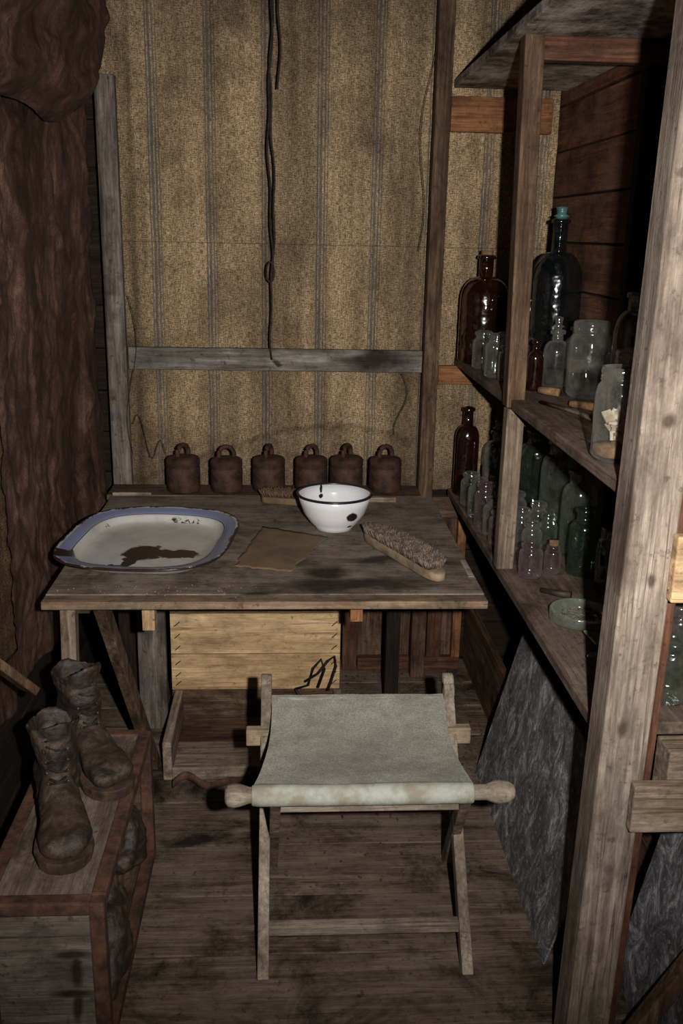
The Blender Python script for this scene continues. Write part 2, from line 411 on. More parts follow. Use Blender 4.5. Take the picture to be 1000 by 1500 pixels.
def slab(bd,q,th,mat):
    n=(Vector(q[1])-Vector(q[0])).cross(Vector(q[3])-Vector(q[0])).normalized()*th
    vs=[Vector(p) for p in q]+[Vector(p)+n for p in q]
    bd.add(vs,[(0,1,2,3),(7,6,5,4),(0,4,5,1),(1,5,6,2),(2,6,7,3),(3,7,4,0)],mat)
b=MB(); slab(b,sh(.555,1.64,2.40,.64,.47),.004,SM); b.obj('metal_sheet')
b=MB(); slab(b,sh(.70,1.34,1.62,.78,.50,.03),.004,SM); b.obj('metal_sheet')
b=MB(); b.rng(.64,.84,1.0,1.30,0,.09,W('pine','Y',5,amt=.8,stain=(50,36,26))); b.rng(.66,.82,1.02,1.28,.09,.11,W('brown','Y',5)); b.obj('wooden_offcut',.003)

cr=simple('crumbs',(120,98,76),(160,148,136),.9,80)
# ------------------------------------------------------------------ table
b=MB()
tm=wood('tabletop',(58,48,42),(102,90,80),(134,121,109),'X',stain=(24,19,16),amt=.55,seed=2,dust=(138,126,113),dustamt=.65,
   stainlist=[(.16,-.30,.7,.17,.04,.2),(.30,-.14,.7,.14,.03,.2),(-.06,-.40,.7,.05,.03,.2),(.1,-.22,.7,.05,.04,.2)])
b.rng(-.545,.462,2.03,2.865,.682,.70,tm)
b.rng(-.545,.462,1.985,2.028,.680,.699,wood('tabedge',(56,43,34),(106,86,68),(142,120,97),'X',stain=(34,26,20),amt=.6,seed=4,dust=(128,115,101),dustamt=.4))
b.rng(-.56,.43,2.87,3.0,.684,.702,W('brown','X',5,amt=.5,dust=(100,88,76),dustamt=.4))
b.rng(-.50,-.455,2.06,2.12,.64,.682,W('brown','X',1)); b.rng(-.46,.40,2.05,2.075,.655,.682,W('brown','X',3))
b.rng(-.54,.46,2.80,2.84,.63,.682,W('dark','X',1))
b.beam((-.505,2.075,.66),(-.525,2.075,0),.035,.035,W('weath','Z',1,amt=.8))
b.beam((-.50,2.80,.66),(-.50,2.80,0),.05,.05,W('dark','Z',1))
b.beam((-.44,2.10,.66),(-.38,2.45,0),.03,.035,W('brown','Z',2))
b.beam((.345,2.80,.66),(.345,2.80,0),.045,.045,W('dark','Z',0))
b.rng(.155,.185,2.10,2.14,.60,.682,W('orange','Z',2,amt=.2))
b.rng(-.345,-.315,2.12,2.16,.57,.655,W('pine','Z',2,amt=.3))
b.obj('wooden_table',.002,origin=(0,2.4,0))
b=MB()
for i in range(60):
    x=random.gauss(-.30,.11); y=random.gauss(2.06,.03)
    if not(-.53<x<.44 and 2.0<y<2.087): continue
    s=random.uniform(.0008,.0016); b.box((x,y,.7003+s/2),(s*1.5,s,s),cr,(0,0,random.random()*3))
b.obj('table_crumbs')
b=MB(); b.rng(-.45,-.365,2.66,2.685,0,.62,W('grey','Z',4,amt=.6)); b.obj('plank',.003)

# pine crate with tray
b=MB()
P=lambda s,ax='X',a=.16:W('pine',ax,s,amt=a,stain=(112,82,54))
X0,X1=-.355,.17
for k,(z0,z1) in enumerate(((.115,.235),(.238,.372),(.375,.50))):
    b.rng(X0,X1,2.70,2.72,z0,z1,P(10+k))
b.rng(X0,X0+.018,2.722,2.98,.0,.50,P(14,'Y')); b.rng(X1-.018,X1,2.722,2.98,.0,.50,P(15,'Y'))
b.rng(X0,X1,2.705,2.72,0,.112,W('brown','X',6,amt=.7)); b.rng(X0,X1,2.98,3.0,0,.5,P(16))
NL=simple('nail_rust',(40,22,14),(60,34,22),.8,60)
for z in (.13,.16,.20,.25,.29,.33,.39,.43,.47):
    for x in (X0+.02,X1-.02):
        b.beam((x-.008,2.698,z),(x+.010,2.698,z+.016),.003,.003,NL)
b.obj('pine_crate',.002)
b=MB()
g=W('weath','X',12,amt=.6,stain=(56,44,34),dust=(110,94,78),dustamt=.4); gy=W('weath','Y',12,amt=.5,stain=(60,46,36))
b.rng(-.345,-.32,2.37,2.69,0,.12,gy); b.rng(.15,.175,2.37,2.69,0,.12,gy)
b.rng(-.32,.15,2.39,2.53,.012,.03,g); b.rng(-.32,.15,2.535,2.69,.012,.028,W('brown','X',8,amt=.5)); b.rng(-.32,.15,2.37,2.388,0,.04,g)
b.obj('open_wooden_tray',.003)
b=MB(); wm=simple('black_wire',(18,15,13),(30,24,20),.6,60)
b.tube([(.06,2.66,.16),(.10,2.655,.19),(.13,2.65,.235),(.15,2.65,.25),(.155,2.645,.22),(.14,2.64,.17),(.13,2.64,.14)],.004,wm)
b.tube([(.03,2.66,.135),(.07,2.655,.15),(.085,2.65,.21),(.11,2.65,.24),(.12,2.645,.21),(.10,2.64,.15)],.004,wm)
b.tube([(.03,2.66,.135),(.05,2.66,.10),(.10,2.655,.05),(.12,2.65,.034)],.004,wm)
b.obj('wire_handle')
b=MB(); RU=simple('rust',(48,33,27),(92,62,47),.85,26,b_=.7,detail=9,lo=.38,hi=.64)
pts=[]
for i in range(60):
    t=i/59; x=-.31+.26*t; y=2.30+.03*t+.018*math.sin(t*14); z=.004+.025*(1+math.sin(t*9))*.6
    pts.append((x,y,z))
vs=[];fs=[]
for p in pts: vs+= [(p[0],p[1],p[2]),(p[0],p[1]+.004,p[2]+.022)]
for i in range(len(pts)-1): fs.append((2*i,2*i+1,2*i+3,2*i+2))
b.add(vs,fs,RU,True); b.obj('rusty_metal_strap',solid=.002)

b=MB(); r=W('red','Z',11,amt=.4); rx=W('red','X',11,amt=.4)
b.rng(.20,.25,3.06,3.09,0,.62,r); b.rng(.255,.62,3.06,3.09,.0,.05,rx); b.rng(.50,.55,3.06,3.09,.05,.60,r); b.rng(.59,.62,3.06,3.09,.05,.60,W('orange','Z',5)); 
b.rng(.25,.60,3.10,3.11,.02,.6,W('brown','Z',7,amt=.7)); b.obj('wooden_frame_panel',.003)
b=MB(); db=simple('straw_debris',(84,64,46),(54,38,28),.9,50)
for i in range(600):
    x=random.uniform(.2,.62); y=random.uniform(2.4,3.04)
    if random.random()<.2: x=random.uniform(-.1,.5); y=random.uniform(1.9,2.6)
    if x<.2 and y>2.34: continue
    if abs(x-.345)<.03 and abs(y-2.8)<.03: continue
    s=random.uniform(.002,.005); b.box((x,y,s/2),(s*random.uniform(1,3),s,s),db,(0,0,random.uniform(0,3)))
b.obj('floor_debris')

# ------------------------------------------------------------------ stool
b=MB()
s0=W('stool','Z',1,amt=.5,stain=(60,48,38)); sx=W('stool','X',1,amt=.5,stain=(60,48,38)); sd=W('weath','Z',13,amt=.6,stain=(40,30,22))  # sd: wood of the inner legs, darkened to stand in for shade
xl,xr=-.045,.385
for x,sg in ((xl,-1),(xr,1)):
    b.beam((x,1.615,0),(x,2.02,.47),.024,.034,s0,up=(0,1,0))
    b.tube([(x-.0125,2.008,.462),(x+.0125,2.008,.462)],.024,s0,16)
    b.tube([(x-.0125,2.022,.478),(x+.0125,2.022,.478)],.022,s0,16)
    xi=x-sg*.026
    b.beam((xi,1.625,.43),(xi+(.045 if sg>0 else -.01),2.0,0),.022,.03,sd,up=(0,1,0))
b.tube([(-.118,1.625,.436),(-.112,1.625,.436),(-.100,1.625,.436),(-.088,1.625,.436),(-.07,1.625,.436),(.40,1.625,.436),(.415,1.625,.436),(.425,1.625,.436),(.445,1.625,.436),(.457,1.625,.436)],[.014,.022,.024,.022,.016,.016,.022,.024,.021,.013],sx,16)
b.tube([(-.05,2.0,.434),(.39,2.0,.434)],.013,sx,12)
b.rng(-.09,.43,1.93,1.955,.365,.405,W('weath','X',7,amt=.3,stain=(110,90,64),dust=(170,150,124),dustamt=.6))
b.beam((xl,1.68,.074),(xr,1.68,.074),.024,.024,sx)
b.rng(xl+.03,xr-.03,1.652,1.675,.376,.396,sx)
m,nt,bb,out=newmat('stool_canvas')
n=noise_(nt,coord(nt,(1,1,1)),260,3,.6); n2=noise_(nt,coord(nt),5,9,.72); n3=noise_(nt,coord(nt),22,8,.75)
c=ramp(nt,n,[(.35,(124,122,110)),(.5,(144,142,130)),(.65,(160,157,145))])
c=mix(nt,math_(nt,'MULTIPLY',step(nt,n2,.46,.66),.5),c,(106,98,84))
c=gain(nt,c,step(nt,n3,.35,.65,.84,1.06))
sf=spots(nt,[(0,.0,0.05,.10,.10,1)],.2,6,.7); c=mix(nt,math_(nt,'MULTIPLY',sf,.3),c,(96,92,82))
L(nt,c,bb.inputs['Base Color']); bb.inputs['Roughness'].default_value=.95; bb.inputs['Specular IOR Level'].default_value=.1
bump(nt,bb,math_(nt,'ADD',math_(nt,'MULTIPLY',n,.4),n3),.35,.002); CAN=m
def cv(u,v):
    xw0,xw1=-.064+.032*v,.374+.002*v
    pinch=.012*math.sin(v*math.pi)
    x=(xw0+pinch)+(xw1-xw0-2*pinch)*u
    y=1.622+.385*v
    z=.455-.026*math.sin(v*math.pi)*(1-.3*(2*u-1)**2)+.003*fbm(u*4,v*4,2)
    return (x,y,z)
b.grid(cv,50,40,CAN)
rp=simple('canvas_roll',(150,153,144),(124,118,104),.95,20,b_=.3)
b.tube([(-.066,1.624,.436),(-.05,1.624,.436),(.1,1.623,.435),(.25,1.624,.436),(.374,1.624,.436)],[.020,.022,.021,.022,.021],rp,20)
b.tube([(-.034,2.0,.436),(.37,2.0,.436)],.018,rp,16)
b.obj('folding_canvas_stool',.003)

# ------------------------------------------------------------------ boot box
b=MB()
bx0,bx1,by0,by1,bz=-.55,-.322,1.43,2.045,.345
bw=wood('boxwood',(60,50,43),(106,92,82),(134,120,109),'Y',stain=(46,34,27),amt=.7,seed=5)
bf=wood('boxfront',(70,62,56),(104,94,86),(130,119,110),'X',stain=(28,22,18),amt=.6,seed=6,samp=.02,stainlist=[(.05,-.30,.235,.035,.1,.009),(.058,-.30,.20,.009,.1,.035),(.05,-.30,.15,.035,.1,.009),(.058,-.30,.115,.009,.1,.035)])
b.rng(bx0+.01,bx1-.012,by0+.01,by1-.01,bz-.016,bz-.001,bw)
b.rng(bx0+.01,bx1-.012,by0+.004,by0+.018,.012,bz-.016,bf)
b.rng(bx0+.01,bx1-.012,by1-.018,by1-.004,.012,bz-.016,W('brown','X',1))
b.rng(bx0+.01,bx1-.012,by0+.01,by1-.01,.002,.016,W('brown','Y',2))
b.rng(bx0+.002,bx0+.014,by0+.01,by1-.01,.01,bz-.01,W('brown','Y',3))
t=.028
for (x,y) in ((bx0,by0),(bx1-t,by0),(bx0,by1-t),(bx1-t,by1-t)): b.rng(x,x+t,y,y+t,0,bz,RU)
for z0 in (0.0,bz-t+.003):
    for x in (bx0,bx1-t): b.rng(x,x+t,by0+t*.9,by1-t*.9,z0,z0+t,RU)
    for y in (by0,by1-t): b.rng(bx0+t*.9,bx1-t*.9,y,y+t,z0,z0+t,RU)
b.obj('boot_box',.004)

# ------------------------------------------------------------------ boots
def leather():
    m,nt,bb,out=newmat('worn_leather')
    n=noise_(nt,coord(nt),22,9,.75,.6); n2=noise_(nt,coord(nt),7,7,.65)
    c=ramp(nt,n,[(.34,(16,13,11)),(.5,(40,32,27)),(.66,(78,63,51))])
    c=mix(nt,math_(nt,'MULTIPLY',step(nt,n2,.48,.66),.5),c,(72,54,41))
    L(nt,c,bb.inputs['Base Color']); bb.inputs['Roughness'].default_value=.55; bb.inputs['Specular IOR Level'].default_value=.45
    bump(nt,bb,math_(nt,'ADD',noise_(nt,coord(nt),60,6,.7),n),.7,.004); return m
LE=leather(); SO=simple('boot_sole',(42,31,24),(72,55,43),.85,30)
tex=bpy.data.textures.new('leather_crumple','CLOUDS'); tex.noise_scale=.045
def boot(name,heel,toe,base,sag=0,H=.21):
    heel=Vector((*heel,base)); D=Vector((toe[0]-heel.x,toe[1]-heel.y,0)); Ln=D.length; ang=math.atan2(D.y,D.x)
    M4=Matrix.Translation(heel)@Matrix.Rotation(ang,4,'Z')
    k=Ln/.28
    emp=bpy.data.objects.new(name,None); scene.collection.objects.link(emp); emp.location=heel; emp.empty_display_size=.05
    body=MB(); rings=[]
    for (x,hw,zb,zt,yc) in ((.004,.012,.03,.07,0),(.012,.028,.022,.09,0),(.035,.036,.02,.115,0),(.07,.037,.02,.125,0),(.105,.036,.02,.118,0),(.14,.039,.019,.100,.002),(.175,.045,.018,.082,.004),(.205,.050,.018,.072,.004),(.235,.049,.018,.068,.003),(.258,.042,.02,.062,0),(.273,.028,.024,.054,-.002),(.279,.010,.03,.044,-.003)):
        r=[]
        for i in range(28):
            a=2*math.pi*i/28; cy=math.cos(a); sz=math.sin(a)
            yy=yc+hw*math.copysign(abs(cy)**.8,cy); zz=(zb+zt)/2+(zt-zb)/2*math.copysign(abs(sz)**.85,sz)
            r.append(M4@Vector((x*k,yy,zz)))
        rings.append(r)
    body.loft(rings,LE)
    rings=[]
    prof=[(.05,1,0),(.09,1,0),(.12,.97,0),(.15,1.04,.002),(.18,1.08,.0),(H,1.16,-.004),(H+.003,1.08,-.004),(H-.01,.96,-.004),(.15,.86,0),(.10,.8,0),(.085,.6,0)]
    for (z,s,dx) in prof:
        r=[]
        for i in range(28):
            a=2*math.pi*i/28
            rx=.055*s; ry=.043*s
            zz=z+(.012*math.cos(a)*(z/H) if z>.1 else 0)+.007*math.sin(2*a+1)*(z>H-.02)
            r.append(M4@Vector(((.062+dx)*k+rx*math.cos(a)+sag*max(0,z-.1),ry*math.sin(a)+.004*math.sin(3*a+z*40),zz)))
        rings.append(r)
    body.loft(rings,LE)
    o=body.obj('leather_upper',origin=heel,parent=None)
    md=o.modifiers.new('rm','REMESH'); md.mode='VOXEL'; md.voxel_size=.0035; md.use_smooth_shade=True
    md=o.modifiers.new('sm','SMOOTH'); md.iterations=4
    md=o.modifiers.new('dp','DISPLACE'); md.texture=tex; md.strength=.016; md.mid_level=.5
    so=MB()
    def outline(g):
        sec=[(-.002,.02),(.01,.031),(.035,.037),(.075,.035),(.11,.032),(.15,.040),(.19,.051),(.225,.054),(.255,.047),(.275,.033),(.287,.012)]
        return [(x*k,w+g) for x,w in sec]
    def slabo(pts,z0,z1):
        so.loft([[M4@Vector((x,w,zz)) for x,w in pts]+[M4@Vector((x,-w,zz)) for x,w in pts[::-1]] for zz in (z0,z1)],SO,False)
    slabo(outline(.002),.012,.024)
    slabo([p for p in outline(0) if p[0]<=.09*k],0,.014)
    slabo([p for p in outline(0) if p[0]>=.13*k],0,.014)
    o2=so.obj('sole',.002,origin=heel)
    la=MB(); LC=simple('boot_lace',(22,17,14),(46,38,32),.9,80); EY=simple('eyelet',(84,76,66),(50,42,36),.5,80,metal=.6)
    for j in range(5):
        t=j/4; z=.108+.085*t; x=(.135-.018*t)*k+.006; w=.016+.004*t
        a=M4@Vector((x-.006,-w,z)); m_=M4@Vector((x+.004,0,z+.006)); c_=M4@Vector((x-.006,w,z+.012))
        if j%2==0: la.tube([a,m_,c_],.0022,LC,6)
        a=M4@Vector((x-.006,w,z)); m_=M4@Vector((x+.004,0,z+.006)); c_=M4@Vector((x-.006,-w,z+.012)); la.tube([a,m_,c_],.0022,LC,6)
        for sgn in (-1,1):
            p=M4@Vector((x-.009,sgn*(w+.003),z)); la.lathe([(0,.003),(.0025,.003),(.0033,0)],p,EY,10,rot=(0,1.2,ang))
    o3=la.obj('laces',origin=heel)
    for q in (o,o2,o3):
        q.parent=emp; q.location=(0,0,0)
    return emp
boot('leather_boot',(-.478,1.765),(-.405,1.515),.3485,0)
boot('leather_boot',(-.495,1.975),(-.35,1.755),.3485,.02,.22)
def lump(c,s,seed,tilt=0):
    b=MB(); rings=[]
    for j in range(17):
        t=j/16; a=math.pi*t; r=[]
        for i in range(24):
            p=2*math.pi*i/24
            d=Vector((math.sin(a)*math.cos(p),-math.cos(a),math.sin(a)*math.sin(p)))
            k=1+.35*fbm(d.x*1.6+seed,d.y*1.6,d.z*1.6)
            q=Vector((d.x*s[0]*k,d.y*s[1]*k,d.z*s[2]*k)); q=Euler((tilt,0,0)).to_matrix()@q
            r.append(Vector(c)+q)
        rings.append(r)
    b.loft(rings,LE); return b
for c_,s_,sd_,tl_ in (((-.365,1.60,.12),(.055,.13,.075),3,.5),((-.37,1.84,.19),(.055,.12,.085),9,-.4)):
    ob=lump(c_,s_,sd_,tl_).obj('crumpled_leather_shoe'); md=ob.modifiers.new('s','SUBSURF'); md.render_levels=2; md.levels=2; md=ob.modifiers.new('dp','DISPLACE'); md.texture=tex; md.strength=.03

# ------------------------------------------------------------------ iron weights
WR=simple('rusted_iron',(34,21,17),(70,45,35),.75,28,b_=.6,spec=.3)
for (x,y,sc,rz) in ((-.326,2.925,1.0,.9),(-.19,2.93,.95,.2),(-.056,2.935,.98,1.2),(.08,2.935,.98,.7),(.193,2.937,1.0,1.0),(.318,2.937,.98,.5)):
    b=MB(); r=.053*sc; h=.112*sc
    b.lathe([(0,.0),(r*.93,0),(r,.006),(r,h*.68),(r*.97,h*.70),(r*.97,h*.73),(r,h*.75),(r*1.0,h*.92),(r*.9,h*.98),(r*.45,h*1.02),(0,h*1.03)],(x,y,.7025),WR,36)
    cx=Vector((x,y,.7025+h*1.02)); pts=[]
    for i in range(25):
        a=-.35+(math.pi+.7)*i/24
        pts.append(cx+Vector((math.cos(a)*.024*math.cos(rz),math.cos(a)*.024*math.sin(rz),.008+math.sin(a)*.026)))
    b.tube(pts,.0075*sc,WR,10)
    b.obj('iron_weight')

# ------------------------------------------------------------------ enamel platter
m,nt,bb,out=newmat('enamel_platter')
bb.inputs['Roughness'].default_value=.3; bb.inputs['Specular IOR Level'].default_value=.4
t=nt.nodes.new('ShaderNodeTexCoord'); sp=nt.nodes.new('ShaderNodeSeparateXYZ'); L(nt,t.outputs['UV'],sp.inputs[0])
rad=sp.outputs[0]
blue=math_(nt,'MULTIPLY',step(nt,rad,.83,.84),step(nt,rad,.965,.955))
c=mix(nt,blue,(178,176,172),(110,120,152))
ln=math_(nt,'ABSOLUTE',math_(nt,'SUBTRACT',rad,.825)); c=mix(nt,step(nt,ln,.009,.004),c,(50,56,86))
dn=noise_(nt,coord(nt),9,9,.75); c=mix(nt,math_(nt,'MULTIPLY',step(nt,dn,.45,.68),.5),c,(126,116,104))
edge=step(nt,math_(nt,'ADD',rad,math_(nt,'MULTIPLY',math_(nt,'SUBTRACT',noise_(nt,coord(nt),16,7,.75),.5),.2)),.965,.98)
c=mix(nt,edge,c,(40,28,24))
ring=math_(nt,'ABSOLUTE',math_(nt,'SUBTRACT',rad,.775)); n3=noise_(nt,coord(nt,(1,1,1),(7,2,1)),11,7,.78)
chip=math_(nt,'MULTIPLY',step(nt,ring,.03,.012),step(nt,n3,.58,.60)); c=mix(nt,chip,c,(46,28,22))
sf=spots(nt,[(-.01,-.055,0,.05,.06,1),(.07,-.055,0,.07,.030,1),(-.03,-.12,0,.02,.05,1),(-.05,-.17,0,.055,.015,1),(-.185,-.15,.0,.03,.035,1)],.07,20,.07)
c=mix(nt,sf,c,(44,27,22))
L(nt,c,bb.inputs['Base Color']); PM=m
def rr(a,hx,hy,e=3.4):
    c_,s_=math.cos(a),math.sin(a)
    r=1/((abs(c_))**e+(abs(s_))**e)**(1/e)
    return r*c_*hx,r*s_*hy
b=MB(); px,py=-.350,2.35; vs=[];fs=[]
prof=[(0,.006),(.3,.006),(.6,.006),(.74,.007),(.775,.012),(.80,.022),(.82,.027),(.90,.032),(.97,.036),(.99,.037),(1.0,.034),(.985,.031),(.9,.027),(.82,.022),(.77,.004),(.7,.0),(0,.0)]
seg=96
for k,(s,z) in enumerate(prof):
    for i in range(seg):
        a=2*math.pi*i/seg; x,y=rr(a,.216,.262)
        if s<.001: s=.001
        vs.append((px+x*s,py+y*s,.7025+z+.001*math.sin(a*5)*(s>.8)))
for j in range(len(prof)-1):
    for i in range(seg):
        k=(i+1)%seg; fs.append((j*seg+i,j*seg+k,(j+1)*seg+k,(j+1)*seg+i))
b.add(vs,fs,PM,True)
ob=b.obj('enamel_platter',origin=(px,py,.7025))
uv=ob.data.uv_layers.new(name='UVMap')
for l in ob.data.loops: uv.data[l.index].uv=(max(.001,prof[l.vertex_index//seg][0]),0)
ob.rotation_euler=(0,0,math.radians(-6))

# ------------------------------------------------------------------ enamel bowl
m,nt,bb,out=newmat('enamel_bowl')
bb.inputs['Roughness'].default_value=.2
n=noise_(nt,coord(nt),12,6,.7); c=mix(nt,math_(nt,'MULTIPLY',step(nt,n,.5,.75),.2),(210,210,212),(166,160,152))
sf=spots(nt,[(.045,-.075,.052,.016,.04,.014),(-.035,.07,.068,.006,.05,.006),(-.035,.075,.088,.004,.05,.012),(.04,-.07,.018,.008,.04,.005)],.008,60,.12)
c=mix(nt,sf,c,(34,26,24)); L(nt,c,bb.inputs['Base Color']); BM=m
b=MB(); c0=(.135,2.54,.7012)
b.lathe([(0,.004),(.046,.004),(.05,0),(.053,.0),(.055,.008),(.070,.022),(.086,.046),(.097,.075),(.103,.098),(.101,.099),(.094,.075),(.083,.047),(.067,.025),(.05,.013),(0,.010)],c0,BM,56)
BR=simple('enamel_rim',(24,26,40),(40,34,34),.3,40,b_=0)
b.lathe([(.101,.098),(.106,.097),(.1075,.101),(.104,.104),(.100,.102),(.101,.098)],c0,BR,56)
b.obj('enamel_bowl',origin=c0)

# ------------------------------------------------------------------ sandpaper
b=MB(); sm_=simple('sandpaper',(114,92,67),(90,74,58),.95,9,b_=.5,detail=10,lo=.38,hi=.6)
q=[(-.130,2.215),(.010,2.176),(.114,2.452),(-.066,2.547)]
def pf(u,v):
    x=(1-v)*((1-u)*q[0][0]+u*q[1][0])+v*((1-u)*q[3][0]+u*q[2][0]); y=(1-v)*((1-u)*q[0][1]+u*q[1][1])+v*((1-u)*q[3][1]+u*q[2][1])
    return (x+.008*fbm(v*7,1),y+.008*fbm(u*7,2),.7014+.0008*abs(fbm(u*2,v*2,3)))
b.grid(pf,24,24,sm_); b.obj('sandpaper_sheet',solid=.0005)
b=MB(); b.rng(.445,.459,2.14,2.26,.7005,.702,simple('paper_scrap',(150,142,130),(110,98,86),.9,30)); b.obj('paper_scrap')

# ------------------------------------------------------------------ brushes
def brush(name,p0,p1,z,w,hb,hbr,bm,wmt,nb=900):
    p0=Vector((*p0,z));p1=Vector((*p1,z)); D=p1-p0; Ln=D.length; D.normalize(); S=Vector((-D.y,D.x,0))
    b=MB()
    def hw(t): 
        return w/2*(math.sin(math.pi*min(1,max(0,t))**.8)**.35)*(0.82+.22*t)
    def cx(t): return .014*math.sin(t*math.pi)
    n=24
    ts=[.004+ .992*i/n for i in range(n+1)]
    ring=[(t,hw(t)) for t in ts]+[(t,-hw(t)) for t in ts[::-1]]
    def R(zz,g): return [p0+D*(Ln*(.5+(t-.5)*g))+S*(cx(t)+y*g)+Vector((0,0,zz)) for t,y in ring]
    b.loft([R(0,.96),R(.003,1),R(hb-.003,1),R(hb,.96)],wmt,True)
    for i in range(nb):
        t=random.uniform(.03,.90); y=random.uniform(-.84,.84)*hw(t)
        a=p0+D*Ln*t+S*(cx(t)+y)+Vector((0,0,hb-.002))
        lean=S*(y*.25+random.gauss(0,.003))+D*((t-.5)*.02+random.gauss(0,.003))
        e=a+Vector((0,0,hbr*random.uniform(.75,1.05)))+lean
        b.tube([a,e],[.0024,.0014],bm,4,True)
    return b.obj(name)
BB=simple('bristle',(70,60,50),(122,108,92),.9,60,b_=0); BW=simple('brush_wood',(134,116,96),(100,84,67),.7,20)
brush('scrub_brush',(.222,2.44),(.372,2.10),.7015,.082,.022,.026,BB,BW,2200)
brush('scrub_brush',(-.075,2.80),(.085,2.755),.7015,.065,.02,.022,simple('bristle_dark',(72,56,44),(108,86,66),.9,60,b_=0),simple('brush_wood_dark',(84,66,50),(110,88,66),.8,20),800)
b=MB(); b.rng(.22,.34,2.80,2.822,.7005,.716,W('weath','X',9)); b.obj('wood_offcut',.002)
b=MB(); b.rng(-.54,-.42,2.86,2.868,.7005,.712,W('weath','X',9)); b.obj('wood_offcut',.002)

# ------------------------------------------------------------------ glassware
GC=glass('clear_glass',(.88,.89,.87),(138,136,131),.04)
GG=glass('green_glass',(.52,.62,.55),(62,76,66),.07)
GL=glass('pale_green_glass',(.78,.83,.79),(114,121,111),.04)
GB=glass('brown_glass',(.24,.08,.03),(46,22,13),.25,.1,.3,.6,2.2)
GU=glass('dark_green_glass',(.16,.20,.20),(30,38,40),.16,.08,.2,.6,2.4)
GP=glass('amethyst_glass',(.78,.72,.74),(132,119,118),.05)
CK=simple('cork',(132,100,70),(92,66,44),.95,60)
LB=simple('paper_label',(104,96,84),(74,65,54),.95,20)
TL=simple('teal_stopper',(66,102,100),(46,76,76),.3,30,b_=0)
LQ=simple('amber_oil',(26,24,11),(36,32,14),.2,20,b_=0)
DF=simple('dark_fluid',(18,8,6),(24,10,8),.3,20,b_=0)
DP=simple('dark_powder',(34,28,24),(50,42,36),.9,30)
WH=simple('white_fragments',(190,182,168),(150,130,104),.8,40)
def bottle(name,x,y,z,r,h,nr,nh,sh,g,lip=.004,stop=None,liquid=None,label=False,bead=1,seg=32):
    b=MB(); z0=z+.0008
    prof=[(0,.006),(r*.6,.004),(r*.9,0),(r,.006)]
    zs=h-nh-sh; prof.append((r,zs*.5)); prof.append((r,zs))
    for i in range(1,9):
        a=i/8*math.pi/2; prof.append((nr+(r-nr)*math.cos(a),zs+sh*math.sin(a)))
    prof+= [(nr,h-.014)]
    for k in range(bead):
        zz=h-.014*bead+.014*k
        prof+=[(nr+lip,zz+.002),(nr+lip,zz+.009),(nr+lip*.4,zz+.012)]
    prof+=[(nr-.003,h),(nr-.004,h-.02),(nr-.004,h-nh)]
    b.lathe(prof,(x,y,z0),g,seg)
    if liquid:
        lz=zs*liquid[1]
        b.lathe([(0,.008),(r*.88,.008),(r*.93,.014),(r*.93,lz),(0,lz)],(x,y,z0),liquid[0],seg)
    if label:
        b.lathe([(r+.0006,zs*.3),(r+.0006,zs*.7)],(x,y,z0),LB,seg)
    if stop:
        b.lathe([(nr-.005,h-.008),(nr-.0045,h+.004),(nr+.002,h+.006),(nr*.6,h+.012),(nr*.7,h+.022),(nr*.8,h+.03),(0,h+.033)] if stop is not CK else [(0,h-.015),(nr-.0045,h-.015),(nr-.003,h+.012),(0,h+.012)],(x,y,z0),stop,20)
    return b.obj(name)
US=1.12; LS=.68
bottle('brown_glass_jug',.605,2.93,US,.074,.325,.022,.065,.07,GB,.006,CK,(DF,.75))
bottle('dark_glass_bottle',.765,2.72,US,.073,.43,.021,.09,.09,GU,.006,TL,(LQ,.75))
def jar(name,x,y,z,r,h,g=GC,**k): return bottle(name,x,y,z,r,h,r*.72,h*.2,h*.14,g,.004,bead=1,seg=24,**k)
jar('small_glass_jar',.583,2.80,US,.032,.11); jar('small_glass_jar',.655,2.80,US,.032,.11)
jar('small_glass_jar',.584,2.62,US,.032,.12,GC); jar('small_glass_jar',.665,2.60,US,.030,.11,GP)
jar('small_glass_jar',.595,2.71,US,.030,.11,GL); jar('small_glass_jar',.600,2.535,US,.028,.10,GP)
bottle('brown_medicine_bottle',.635,2.39,US,.021,.13,.009,.03,.02,GB,.003)
bottle('stoppered_apothecary_bottle',.708,2.46,US,.034,.15,.014,.03,.03,GC,.006,GC,(DP,.5),False)
bottle('stoppered_apothecary_bottle',.79,2.56,US,.033,.15,.014,.03,.03,GC,.006,None,None,True)
def mason(name,x,y,z,r,h,g,fill=None):
    b=MB(); z0=z+.0008
    prof=[(0,.006),(r*.85,.0),(r,.01),(r*1.0,h*.35),(r*1.02,h*.5),(r,h*.72),(r*.93,h*.80),(r*.84,h*.83),(r*.82,h*.85),(r*.87,h*.865),(r*.83,h*.88),(r*.87,h*.90),(r*.83,h*.92),(r*.87,h*.945),(r*.85,h*.97),(r*.82,h),(r*.76,h),(r*.76,h*.86)]
    b.lathe(prof,(x,y,z0),g,40)
    if fill:
        for i in range(fill):
            a=random.random()*6.28; rr_=random.random()*r*.55; s=random.uniform(.006,.012)
            b.box((x+math.cos(a)*rr_,y+math.sin(a)*rr_,z0+.022+random.random()*h*.38),(s*1.6,s*.5,s*2.2),random.choice((WH,WH,CK)),(random.random()*3,random.random()*3,0))
        b.lathe([(0,.008),(r*.86,.008),(r*.9,.016),(r*.9,.026),(0,.03)],(x,y,z0),CK,24)
    return b.obj(name)
mason('mason_jar',.745,2.30,US,.052,.185,GC)
mason('mason_jar',.588,1.62,US,.044,.165,GC,26)
bottle('tall_glass_jar',.765,2.05,US,.050,.27,.025,.04,.06,GL,.005)
mason('mason_jar',.69,1.83,US,.05,.17,GC)
bottle('tall_glass_jar',.775,1.70,US,.045,.24,.03,.04,.05,GL,.005)
